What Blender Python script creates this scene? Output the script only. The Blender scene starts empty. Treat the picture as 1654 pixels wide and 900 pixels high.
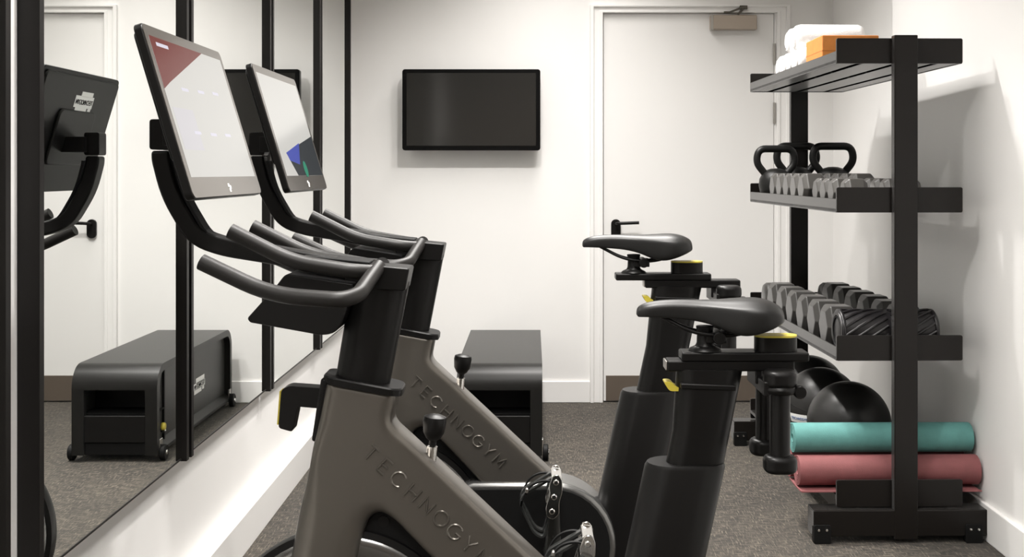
import bpy, bmesh, math, random
from mathutils import Vector, Matrix
random.seed(7)
SC = bpy.context.scene
COL = SC.collection
PI = math.pi

# ------------------------------------------------------------------ materials
def mat(name, col, rough=0.5, metal=0.0, spec=0.5, bump=0.0, bscale=200.0, vary=0.0, vscale=6.0, coat=0.0, emit=None, estr=1.0, ior=1.5, sheen=0.0):
    m = bpy.data.materials.new(name); m.use_nodes = True
    nt = m.node_tree; b = nt.nodes['Principled BSDF']
    b.inputs['Base Color'].default_value = (*col, 1); b.inputs['Roughness'].default_value = rough
    b.inputs['Metallic'].default_value = metal; b.inputs['Specular IOR Level'].default_value = spec
    b.inputs['IOR'].default_value = ior; b.inputs['Sheen Weight'].default_value = sheen; b.inputs['Sheen Roughness'].default_value = .35
    b.inputs['Coat Weight'].default_value = coat; b.inputs['Coat Roughness'].default_value = 0.12
    tc = nt.nodes.new('ShaderNodeTexCoord')
    if vary:
        n = nt.nodes.new('ShaderNodeTexNoise'); n.inputs['Scale'].default_value = vscale; n.inputs['Detail'].default_value = 4
        r = nt.nodes.new('ShaderNodeValToRGB')
        r.color_ramp.elements[0].position = 0.3; r.color_ramp.elements[1].position = 0.7
        r.color_ramp.elements[0].color = (*[c * (1 - vary) for c in col], 1); r.color_ramp.elements[1].color = (*[min(1, c * (1 + vary)) for c in col], 1)
        nt.links.new(tc.outputs['Object'], n.inputs['Vector']); nt.links.new(n.outputs['Fac'], r.inputs['Fac']); nt.links.new(r.outputs['Color'], b.inputs['Base Color'])
    if bump:
        n = nt.nodes.new('ShaderNodeTexNoise'); n.inputs['Scale'].default_value = bscale; n.inputs['Detail'].default_value = 3
        bp = nt.nodes.new('ShaderNodeBump'); bp.inputs['Strength'].default_value = bump; bp.inputs['Distance'].default_value = 0.002
        nt.links.new(tc.outputs['Object'], n.inputs['Vector']); nt.links.new(n.outputs['Fac'], bp.inputs['Height']); nt.links.new(bp.outputs['Normal'], b.inputs['Normal'])
    if emit:
        b.inputs['Emission Color'].default_value = (*emit, 1); b.inputs['Emission Strength'].default_value = estr
    return m

M = {}
M['wall'] = mat('wall_paint', (.80, .79, .775), .55, bump=.08, bscale=350, vary=.012, vscale=2)
M['rear_dark'] = mat('darkened_rear_wall', (.10, .075, .055), .5, spec=.3, bump=.05, vary=.2)  # made-up dark finish for the unseen rear wall, to cut reflections
M['trim'] = mat('trim_gloss_paint', (.82, .81, .795), .3, bump=.03, bscale=80)
M['door'] = mat('door_paint', (.775, .765, .75), .4, bump=.04, bscale=120)
M['ceil'] = mat('ceiling_paint', (.82, .81, .79), .7, bump=.05)
M['kick'] = mat('bronze_plate', (.19, .155, .125), .45, metal=.6, bump=.03, bscale=300)
M['closer'] = mat('closer_metal', (.42, .36, .30), .4, metal=.7, bump=.03)
M['steel'] = mat('dull_steel', (.45, .43, .40), .35, metal=1.0, bump=.02)
M['armsteel'] = mat('dark_arm_steel', (.13, .12, .10), .4, metal=.8, bump=.02)
M['chrome'] = mat('chrome', (.72, .71, .69), .14, metal=1.0, bump=.02)
M['blackframe'] = mat('black_mirror_frame', (.009, .008, .0075), .4, spec=.22, bump=.03)
M['black'] = mat('black_satin_plastic', (.0055, .0052, .005), .36, spec=.2, bump=.03, bscale=400)
M['blackmatte'] = mat('black_matte', (.006, .006, .006), .55, spec=.15, bump=.05, bscale=300)
M['rack'] = mat('rack_powder_coat', (.008, .0066, .0057), .26, spec=.22, bump=.02, bscale=900, sheen=.16)
M['frame'] = mat('bike_frame_paint', (.138, .127, .112), .29, metal=.7, spec=.4, bump=.01, bscale=500)
M['grip'] = mat('grip_rubber', (.013, .012, .0112), .42, spec=.26, bump=.08, bscale=900)
M['saddle'] = mat('saddle_vinyl', (.011, .0108, .0105), .38, spec=.26, bump=.06, bscale=700)
M['fly'] = mat('flywheel_metal', (.22, .22, .215), .22, metal=.9, bump=.01)
M['cover'] = mat('drive_cover_plastic', (.025, .026, .025), .28, spec=.4, bump=.02, coat=.3)
M['rim'] = mat('drive_rim_metal', (.20, .20, .195), .27, metal=.85, bump=.01)
M['yellow'] = mat('yellow_plastic', (.50, .41, .045), .4, bump=.03)
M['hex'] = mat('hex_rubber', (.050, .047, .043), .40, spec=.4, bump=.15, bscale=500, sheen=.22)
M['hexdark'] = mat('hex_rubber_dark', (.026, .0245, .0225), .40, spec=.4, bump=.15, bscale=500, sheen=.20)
M['kb'] = mat('kettlebell_iron', (.008, .008, .0075), .4, spec=.25, bump=.2, bscale=250)
M['ball'] = mat('ball_rubber', (.014, .0135, .013), .36, spec=.35, bump=.06, bscale=300)
M['roller'] = mat('roller_foam', (.011, .010, .011), .34, spec=.4, bump=.1, bscale=300)
M['teal'] = mat('teal_mat_foam', (.095, .265, .248), .75, bump=.3, bscale=450, vary=.08, vscale=30)
M['red'] = mat('dusty_red_mat_foam', (.205, .066, .068), .75, bump=.3, bscale=450, vary=.08, vscale=30)
M['towel'] = mat('white_terry', (.88, .87, .86), .95, bump=.8, bscale=260)
M['orange'] = mat('orange_cork', (.58, .205, .04), .6, bump=.1, bscale=200, vary=.08, vscale=40)
M['bench'] = mat('bench_shell', (.010, .0097, .009), .36, spec=.18, bump=.05, bscale=600, sheen=.13)
M['benchpanel'] = mat('bench_side_panel', (.022, .0214, .0195), .40, spec=.3, bump=.08, bscale=500, sheen=.06)
M['tv'] = mat('tv_glass', (.022, .0215, .02), .09, spec=.6, bump=.0)
M['tvbezel'] = mat('tv_bezel', (.004, .004, .004), .3, spec=.12)
M['glass'] = mat('console_glass', (.21, .195, .18), .14, metal=.75, spec=.8)
M['white'] = mat('white_print', (.78, .78, .76), .5)
M['blueprint'] = mat('blue_print', (.10, .16, .30), .5)
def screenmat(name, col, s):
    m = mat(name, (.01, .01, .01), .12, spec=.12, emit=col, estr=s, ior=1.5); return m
M['ui_glare'] = screenmat('screen_pale_glare', (.62, .605, .57), .88)  # white wall mirrored in the glass, put in as emission
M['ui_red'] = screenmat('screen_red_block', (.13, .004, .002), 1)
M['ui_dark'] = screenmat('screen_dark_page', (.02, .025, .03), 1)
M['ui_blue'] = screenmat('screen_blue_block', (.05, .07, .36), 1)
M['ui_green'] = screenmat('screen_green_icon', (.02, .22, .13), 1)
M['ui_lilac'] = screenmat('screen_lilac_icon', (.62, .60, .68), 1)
mm = mat('mirror_glass', (.90, .915, .90), 0.0, metal=1.0); M['mirror'] = mm

def carpet():
    m = bpy.data.materials.new('woven_carpet'); m.use_nodes = True
    nt = m.node_tree; N = nt.nodes; L = nt.links; b = N['Principled BSDF']
    tc = N.new('ShaderNodeTexCoord')
    def stretched(sx, sy, rot, sc):
        mp = N.new('ShaderNodeMapping'); mp.inputs['Scale'].default_value = (sx, sy, 1); mp.inputs['Rotation'].default_value = (0, 0, rot)
        n = N.new('ShaderNodeTexNoise'); n.inputs['Scale'].default_value = sc; n.inputs['Detail'].default_value = 2
        L.new(tc.outputs['Object'], mp.inputs['Vector']); L.new(mp.outputs['Vector'], n.inputs['Vector']); return n
    a = stretched(1, 13, 0.14, 20); c = stretched(11, 1.3, 0.14, 20); e = stretched(1, 1, 0, 3.0); f = stretched(1, 1, 0, 420)
    mx = N.new('ShaderNodeMath'); mx.operation = 'MAXIMUM'; L.new(a.outputs['Fac'], mx.inputs[0]); L.new(c.outputs['Fac'], mx.inputs[1])
    ad = N.new('ShaderNodeMath'); ad.operation = 'MULTIPLY_ADD'; ad.inputs[1].default_value = .35; L.new(f.outputs['Fac'], ad.inputs[0]); L.new(mx.outputs[0], ad.inputs[2])
    a2 = N.new('ShaderNodeMath'); a2.operation = 'MULTIPLY_ADD'; a2.inputs[1].default_value = .12; L.new(e.outputs['Fac'], a2.inputs[0]); L.new(ad.outputs[0], a2.inputs[2])
    r = N.new('ShaderNodeValToRGB'); r.color_ramp.elements[0].position = .70; r.color_ramp.elements[1].position = .96
    r.color_ramp.elements[0].color = (.010, .008, .006, 1); r.color_ramp.elements[1].color = (.150, .127, .096, 1)
    k = r.color_ramp.elements.new(.82); k.color = (.050, .0415, .0315, 1)
    L.new(a2.outputs[0], r.inputs['Fac']); L.new(r.outputs['Color'], b.inputs['Base Color'])
    bp = N.new('ShaderNodeBump'); bp.inputs['Strength'].default_value = .5; bp.inputs['Distance'].default_value = .003
    L.new(a2.outputs[0], bp.inputs['Height']); L.new(bp.outputs['Normal'], b.inputs['Normal'])
    b.inputs['Roughness'].default_value = .9; b.inputs['Sheen Weight'].default_value = .07; b.inputs['Sheen Roughness'].default_value = .5
    return m
M['carpet'] = carpet()

# ------------------------------------------------------------------ mesh builder
class MB:
    def __init__(s): s.v = []; s.f = []
    def add(s, vs, fs, mtx=None):
        o = len(s.v)
        s.v += [tuple(mtx @ Vector(p)) if mtx else tuple(p) for p in vs]
        s.f += [tuple(o + i for i in f) for f in fs]; return s
    def box(s, x0, x1, y0, y1, z0, z1, mtx=None):
        return s.add([(x0,y0,z0),(x1,y0,z0),(x1,y1,z0),(x0,y1,z0),(x0,y0,z1),(x1,y0,z1),(x1,y1,z1),(x0,y1,z1)],
                     [(0,3,2,1),(4,5,6,7),(0,1,5,4),(1,2,6,5),(2,3,7,6),(3,0,4,7)], mtx)
    def prism(s, poly, axis, a, b, mtx=None):
        def P(p, t):
            return {'x': (t, p[0], p[1]), 'y': (p[0], t, p[1]), 'z': (p[0], p[1], t)}[axis]
        n = len(poly)
        vs = [P(p, a) for p in poly] + [P(p, b) for p in poly]
        fs = [tuple(range(n))[::-1], tuple(range(n, 2 * n))] + [(i, (i + 1) % n, n + (i + 1) % n, n + i) for i in range(n)]
        return s.add(vs, fs, mtx)
    def loft(s, rings, caps=True, mtx=None, closed=False):
        n = len(rings[0]); vs = [p for r in rings for p in r]; fs = []
        R = len(rings)
        for k in range(R if closed else R - 1):
            for i in range(n):
                a = k * n; b = ((k + 1) % R) * n
                fs.append((a + i, a + (i + 1) % n, b + (i + 1) % n, b + i))
        if caps and not closed:
            fs.append(tuple(range(n))[::-1]); fs.append(tuple(range((R - 1) * n, R * n)))
        return s.add(vs, fs, mtx)
    def tube(s, path, r, n=14, closed=False, mtx=None, squash=1.0):
        P = [Vector(p) for p in path]; K = len(P)
        rs = r if isinstance(r, (list, tuple)) else [r] * K
        rings = []; up = None
        for i in range(K):
            if closed: t = P[(i + 1) % K] - P[i - 1]
            elif i == 0: t = P[1] - P[0]
            elif i == K - 1: t = P[-1] - P[-2]
            else: t = (P[i + 1] - P[i]).normalized() + (P[i] - P[i - 1]).normalized()
            t.normalize()
            if up is None:
                up = Vector((0, 0, 1)) if abs(t.z) < .9 else Vector((0, 1, 0))
            u = (up - t * up.dot(t)).normalized(); w = t.cross(u); up = u
            rings.append([P[i] + u * math.cos(2 * PI * j / n) * rs[i] * squash + w * math.sin(2 * PI * j / n) * rs[i] for j in range(n)])
        return s.loft(rings, True, mtx, closed)
    def lathe(s, prof, c=(0, 0, 0), axis='z', n=32, mtx=None, caps=True):
        rings = []
        for r, h in prof:
            ring = []
            for j in range(n):
                a = 2 * PI * j / n; p, q = r * math.cos(a), r * math.sin(a)
                ring.append({'z': (c[0] + p, c[1] + q, c[2] + h), 'y': (c[0] + q, c[1] + h, c[2] + p), 'x': (c[0] + h, c[1] + p, c[2] + q)}[axis])
            rings.append(ring)
        return s.loft(rings, caps, mtx)
    def sphere(s, c, r, n=48, m=28, mtx=None):
        prof = [(max(1e-4, r * math.sin(PI * i / m)), -r * math.cos(PI * i / m)) for i in range(m + 1)]
        return s.lathe(prof, c, 'z', n, mtx)
    def build(s, name, m, parent=None, bevel=0, seg=3, angle=38, sub=0, flat=False):
        me = bpy.data.meshes.new(name); me.from_pydata(s.v, [], s.f); me.update()
        bm = bmesh.new(); bm.from_mesh(me); bmesh.ops.remove_doubles(bm, verts=bm.verts, dist=1e-6) if sub else None
        bmesh.ops.recalc_face_normals(bm, faces=bm.faces); bm.to_mesh(me); bm.free()
        if not flat:
            for p in me.polygons: p.use_smooth = True
            if not sub: me.set_sharp_from_angle(angle=math.radians(angle))
        me.materials.append(m)
        o = bpy.data.objects.new(name, me); COL.objects.link(o)
        if parent: o.parent = parent
        if bevel:
            b = o.modifiers.new('bevel', 'BEVEL'); b.width = bevel; b.segments = seg; b.limit_method = 'ANGLE'; b.angle_limit = math.radians(32); b.harden_normals = True
        if sub:
            b = o.modifiers.new('subd', 'SUBSURF'); b.levels = sub; b.render_levels = sub
        return o

def tag(o, label, cat, group=None):
    o['label'] = label; o['category'] = cat
    if group: o['group'] = group
    return o
def thing(name, label, cat, loc=(0, 0, 0), rz=0, group=None):
    o = bpy.data.objects.new(name, None); COL.objects.link(o); o.empty_display_size = .05
    o.location = loc; o.rotation_euler = (0, 0, rz); return tag(o, label, cat, group)
def struct(o): o['kind'] = 'structure'; return o
def rrect(x0, x1, y0, y1, r, n=5):
    out = []
    for cx, cy, a0 in ((x1 - r, y1 - r, 0), (x0 + r, y1 - r, 90), (x0 + r, y0 + r, 180), (x1 - r, y0 + r, 270)):
        for i in range(n + 1):
            a = math.radians(a0 + 90 * i / n); out.append((cx + r * math.cos(a), cy + r * math.sin(a)))
    return out
def fillet(pts, rad, n=5):
    out = []; K = len(pts)
    for i, p in enumerate(pts):
        r = rad[i] if isinstance(rad, (list, tuple)) else rad
        if not r: out.append(p); continue
        p = Vector(p); a = Vector(pts[i - 1]) - p; b = Vector(pts[(i + 1) % K]) - p
        d = min(r, a.length * .48, b.length * .48); a = p + a.normalized() * d; b = p + b.normalized() * d
        for k in range(n + 1):
            t = k / n; q = a * (1 - t) ** 2 + p * 2 * t * (1 - t) + b * t * t; out.append((q.x, q.y))
    return out
def smooth_path(pts, rad, n=5):
    P = [Vector(p) for p in pts]; out = [P[0]]
    for i in range(1, len(P) - 1):
        a = P[i - 1] - P[i]; b = P[i + 1] - P[i]; d = min(rad, a.length * .48, b.length * .48)
        a = P[i] + a.normalized() * d; b = P[i] + b.normalized() * d
        for k in range(n + 1):
            t = k / n; out.append(a * (1 - t) ** 2 + P[i] * 2 * t * (1 - t) + b * t * t)
    return out + [P[-1]]
def ribbon(path, ths):
    P = [Vector((p[0], p[1])) for p in path]; K = len(P)
    if not isinstance(ths, (list, tuple)): ths = [ths] * K
    A = []; B = []
    for i in range(K):
        t = (P[min(i + 1, K - 1)] - P[max(i - 1, 0)]).normalized(); nrm = Vector((-t.y, t.x))
        A.append(tuple(P[i] + nrm * ths[i] / 2)); B.append(tuple(P[i] - nrm * ths[i] / 2))
    return A + B[::-1]

# stroke letters: unit cap height, each a list of polylines
def arc(cx, cy, r, a0, a1, n=12): return [(cx + r * math.cos(math.radians(a0 + (a1 - a0) * i / n)), cy + r * math.sin(math.radians(a0 + (a1 - a0) * i / n))) for i in range(n + 1)]
LET = {
 'T': [[(-.36, 1), (.36, 1)], [(0, 1), (0, 0)]],
 'E': [[(.30, 1), (-.28, 1), (-.28, 0), (.30, 0)], [(-.28, .5), (.24, .5)]],
 'C': [arc(0, .5, .5, 48, 312, 16)],
 'H': [[(-.36, 0), (-.36, 1)], [(.36, 0), (.36, 1)], [(-.36, .5), (.36, .5)]],
 'N': [[(-.36, 0), (-.36, 1), (.36, 0), (.36, 1)]],
 'O': [arc(0, .5, .5, 0, 360, 22)],
 'G': [arc(0, .5, .5, 48, 345, 16) + [(.48, .46), (.08, .46)]],
 'Y': [[(-.38, 1), (0, .48), (.38, 1)], [(0, .48), (0, 0)]],
 'M': [[(-.44, 0), (-.38, 1), (0, .30), (.38, 1), (.44, 0)]],
}
def word(text, pitch, h, r, fn, mb, flat=1.0):
    for i, ch in enumerate(text):
        for pl in LET[ch]:
            # resample so strokes follow curved surfaces
            pts = []
            for a, b in zip(pl[:-1], pl[1:]):
                for k in range(3): pts.append((a[0] + (b[0] - a[0]) * k / 3, a[1] + (b[1] - a[1]) * k / 3))
            pts.append(pl[-1])
            mb.tube([fn(i * pitch + p[0] * h, (p[1] - .5) * h) for p in pts], r, n=6)
    return mb

# ------------------------------------------------------------------ room (metres; camera at x=0, y=0)
CAM_Z = 1.21
XL, XR, YB, YF, ZC = -.966, 1.50, 6.18, -1.3, 2.78
m_ = MB().box(-1.2, 1.8, YF - .1, YB + .15, -.06, 0); struct(m_.build('floor', M['carpet'], flat=True))
m_ = MB().box(-1.2, 1.8, YF - .1, YB + .15, ZC, ZC + .08); struct(m_.build('ceiling', M['ceil'], flat=True))
m_ = MB().prism([(XL - .12, 0), (XL, 0), (XL, ZC), (XL - .12, ZC)], 'y', YF, YB); struct(m_.build('wall_left', M['wall'], flat=True))
m_ = MB().box(-1.06, 1.7, YF - .1, YF, 0, ZC); struct(m_.build('wall_front', M['rear_dark'], flat=True))
RY = 4.90                                                  # the right wall steps back near the corner
m_ = MB().prism([(XR, YF), (XR, RY), (XR + .08, RY), (XR + .08, YB), (XR + .2, YB), (XR + .2, YF)], 'z', 0, ZC); struct(m_.build('wall_right', M['wall'], flat=True))
DX0, DX1, DZ = .374, 1.269, 2.043
CX0, CX1, CZ = .302, 1.350, 2.088
m_ = MB(); m_.box(-1.06, DX0 - .02, YB, YB + .12, 0, ZC); m_.box(DX1 + .02, 1.7, YB, YB + .12, 0, ZC); m_.box(DX0 - .02, DX1 + .02, YB, YB + .12, DZ + .02, ZC)
struct(m_.build('wall_back', M['wall'], flat=True))
# door casing, stepped moulding
m_ = MB()
def casing(a, b, d):                                       # one step of the moulding as an upside down U
    ring = lambda xo, zo, xi, zi: [(xo, YB, zo), (xo, YB - d, zo), (xi, YB - d, zi), (xi, YB, zi)]
    m_.loft([ring(CX0 + a, 0, CX0 + b, 0), ring(CX0 + a, CZ - a * .62, CX0 + b, CZ - b * .62), ring(CX1 - a, CZ - a * .62, CX1 - b, CZ - b * .62), ring(CX1 - a, 0, CX1 - b, 0)])
casing(0, .068, .013); casing(0.0005, .020, .024); casing(.050, .0675, .018)
m_.box(DX0 - .02, DX0 - .002, YB, YB + .10, 0, DZ + .02); m_.box(DX1 + .002, DX1 + .02, YB, YB + .10, 0, DZ + .02); m_.box(DX0 - .02, DX1 + .02, YB, YB + .10, DZ + .002, DZ + .02)
struct(m_.build('trim_1', M['trim'], bevel=.003, seg=2))
door = struct(MB().box(DX0, DX1, YB + .006, YB + .05, .006, DZ).build('door_1', M['door'], bevel=.002, seg=2))
MB().box(DX0 + .012, DX1 - .004, YB + .003, YB + .006, .008, .140).build('kick_plate', M['kick'], door, bevel=.001)
hm = MB().prism(rrect(.413, .463, .862, .962, .024), 'y', YB - .012, YB + .006)
h_ = hm.build('door_handle', M['black'], door, bevel=.003)
MB().tube(smooth_path([(.440, YB - .01, .936), (.440, YB - .055, .942), (.555, YB - .055, .946)], .02), .0085, n=10).build('lever', M['black'], h_)
cl = MB().box(.930, 1.172, YB - .048, YB + .004, 1.953, 2.030).build('door_closer', M['closer'], door, bevel=.006)
MB().box(.9305, .944, YB - .050, YB + .002, 1.950, 2.032).build('end_cap', M['steel'], cl, bevel=.004)
MB().prism(ribbon([(1.00, 2.045), (1.03, 2.045), (1.11, 2.075)], .010), 'y', YB - .040, YB - .030).prism(ribbon([(1.11, 2.078), (1.09, 2.050), (1.075, 2.034)], .012), 'y', YB - .034, YB - .022).box(1.085, 1.125, YB - .03, YB - .012, 2.062, 2.082).build('closer_arm', M['armsteel'], cl, bevel=.002)
for z in (1.83, 1.52, .22):
    MB().tube([(DX1 + .001, YB - .004, z - .055), (DX1 + .001, YB - .004, z + .055)], .007, n=10).build('door_hinge', M['steel'], door)
# baseboards
def board(name, x0, x1, y0, y1, z): struct(MB().box(x0, x1, y0, y1, 0, z).build(name, M['trim'], bevel=.004, seg=3))
struct(MB().prism([(XL, 0), (-.910, 0), (-.910, .122), (-.918, .128), (XL, .130)], 'y', YF, YB - .016).build('baseboard_left', M['trim'], bevel=.002, seg=2))
board('baseboard_back', XL + .0565, CX0, YB - .014, YB, .113)
board('baseboard_right', XR - .016, XR, YF, RY, .121)
board('baseboard_corner', CX1, XR + .08, YB - .014, YB, .113)
board('baseboard_recess', XR + .066, XR + .08, RY, YB - .014, .113)

# ------------------------------------------------------------------ mirrors
GX = -.938
def mirror(y0, y1, label):
    t = thing('wall_mirror', label, 'mirror', (GX, (y0 + y1) / 2, .441), 0, 'black framed mirror panels along the wall')
    h = (y1 - y0) / 2; w = .022; z1 = 1.93
    MB().box(-.027, 0, -h + w, h - w, .005, z1 - w).build('glass', M['mirror'], t, flat=True)
    f = MB()
    f.box(-.0275, .015, -h, -h + w, -.004, z1); f.box(-.0275, .015, h - w, h, -.004, z1)
    f.box(-.0275, .002, -h + w, h - w, 0, .005); f.box(-.0088, .015, -h + w, h - w, z1 - w, z1)
    f.build('frame', M['blackframe'], t, bevel=.0015, seg=2)
    return t
mirror(1.10, 2.083, 'tall black framed mirror panel cut off by the picture edge, beyond the white wall gap')
mirror(2.203, 3.163, 'tall black framed mirror reflecting the door and the black bench')
mirror(3.185, 4.163, 'tall black framed mirror behind the larger tilted bike screen, second after the white gap')
mirror(4.185, 5.132, 'tall black framed mirror behind the farther bike screen, reflecting the television')
mirror(5.154, 5.985, 'narrow looking black framed mirror ending beside the white back wall')

# ------------------------------------------------------------------ television
tv = thing('television', 'black wall mounted television with dark blank screen on the white wall', 'television', (-.316, 6.09, 1.532))
MB().prism(rrect(-.357, .357, -.210, .210, .014), 'y', -.012, .03).build('bezel', M['tvbezel'], tv, bevel=.003)
MB().box(-.334, .334, -.0135, -.0118, -.186, .190).build('screen', M['tv'], tv, flat=True)
MB().box(-.24, .24, .03, .055, -.14, .14).build('back_housing', M['blackmatte'], tv, bevel=.008)
MB().box(-.12, .12, .055, .0895, -.10, .10).build('wall_bracket', M['black'], tv, bevel=.003)

# ------------------------------------------------------------------ exercise bikes
def stadium(cx, z, hl, hw, slope=0.0, n=10):
    """horizontal rounded section, half length hl in x, half width hw in y"""
    out = []; r = hw; L = max(hl - hw, 0)
    for sx, a0 in ((1, -90), (-1, 90)):
        for i in range(n + 1):
            a = math.radians(a0 + 180 * i / n); px = sx * L + r * math.cos(a) * (min(hl, hw) / r); out.append((cx + px, r * math.sin(a), z + slope * px))
    return out

def logo_badge(mb_white, mb_dark, fn, h):
    """white stepped badge with dark word; fn(u, v) -> point on surface at offset"""
    pass

def pillow(poly, hw):
    """closed outline in x,z swelled to a rounded slab; the front leg is rounder than the down tube"""
    P = [Vector(p) for p in poly]; L = [0]
    for k in range(len(P)): L.append(L[-1] + (P[(k + 1) % len(P)] - P[k]).length)
    n = int(L[-1] / .006); Q = []; k = 0
    for i in range(n):
        d = L[-1] * i / n
        while L[k + 1] < d: k += 1
        f = (d - L[k]) / max(L[k + 1] - L[k], 1e-9); Q.append(P[k].lerp(P[(k + 1) % len(P)], f))
    area = sum(Q[i].x * Q[(i + 1) % n].y - Q[(i + 1) % n].x * Q[i].y for i in range(n)); sg = 1 if area > 0 else -1
    if sg < 0: Q.reverse()
    N = []
    for i in range(n):
        tt = (Q[(i + 2) % n] - Q[i - 2]).normalized(); N.append(Vector((-tt.y, tt.x)))
    def sm(a, b, v): v = min(1, max(0, (v - a) / (b - a))); return v * v * (3 - 2 * v)
    def dist(q):
        best = 9.0
        for i in range(n):
            a = Q[i - 1]; bx, by = Q[i].x - a.x, Q[i].y - a.y; px, py = q.x - a.x, q.y - a.y
            f = min(1, max(0, (px * bx + py * by) / (bx * bx + by * by))); dx, dy = px - f * bx, py - f * by
            dd = dx * dx + dy * dy
            if dd < best: best = dd
        return math.sqrt(best)
    pts = [q.copy() for q in Q]
    for d in (.0012, .003, .006, .0095, .0135, .019, .026):
        for i in range(n):
            q = Q[i] + N[i] * d
            if dist(q) > d * .96: pts.append(q)
    x0, x1, z0, z1 = min(q.x for q in Q), max(q.x for q in Q), min(q.y for q in Q), max(q.y for q in Q)
    def inside(q):
        c = False
        for i in range(n):
            a, b = Q[i - 1], Q[i]
            if (a.y > q.y) != (b.y > q.y) and q.x < (b.x - a.x) * (q.y - a.y) / (b.y - a.y) + a.x: c = not c
        return c
    z = z0
    while z < z1:
        x = x0
        while x < x1:
            q = Vector((x, z))
            if inside(q) and dist(q) > .029: pts.append(q)
            x += .009
        z += .009
    from mathutils.geometry import delaunay_2d_cdt
    vo, eo, fo, _, _, _ = delaunay_2d_cdt(pts, [(i, (i + 1) % n) for i in range(n)], [tuple(range(n))], 1, 1e-6)
    ys = []
    for q in vo:
        leg = (1 - sm(.50, .66, q.y)) * (1 - sm(-.315, -.255, q.x)); head = .35 * sm(.66, .74, q.y)
        R = .013 + .025 * max(leg, head); e = min(dist(q), R) / R
        ys.append(hw - .72 * R * (1 - math.sqrt(max(0, 1 - (1 - e) ** 2))))
    K = len(vo); mb = MB()
    mb.v = [(q.x, -y, q.y) for q, y in zip(vo, ys)] + [(q.x, y, q.y) for q, y in zip(vo, ys)]
    mb.f = [tuple(f) for f in fo] + [tuple(K + i for i in reversed(f)) for f in fo]
    cnt = {}
    for f in fo:
        for k in range(len(f)):
            a, b = f[k], f[(k + 1) % len(f)]; cnt[(a, b)] = 1
    for (a, b) in cnt:
        if (b, a) not in cnt: mb.f.append((b, a, K + a, K + b))
    return mb

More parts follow.
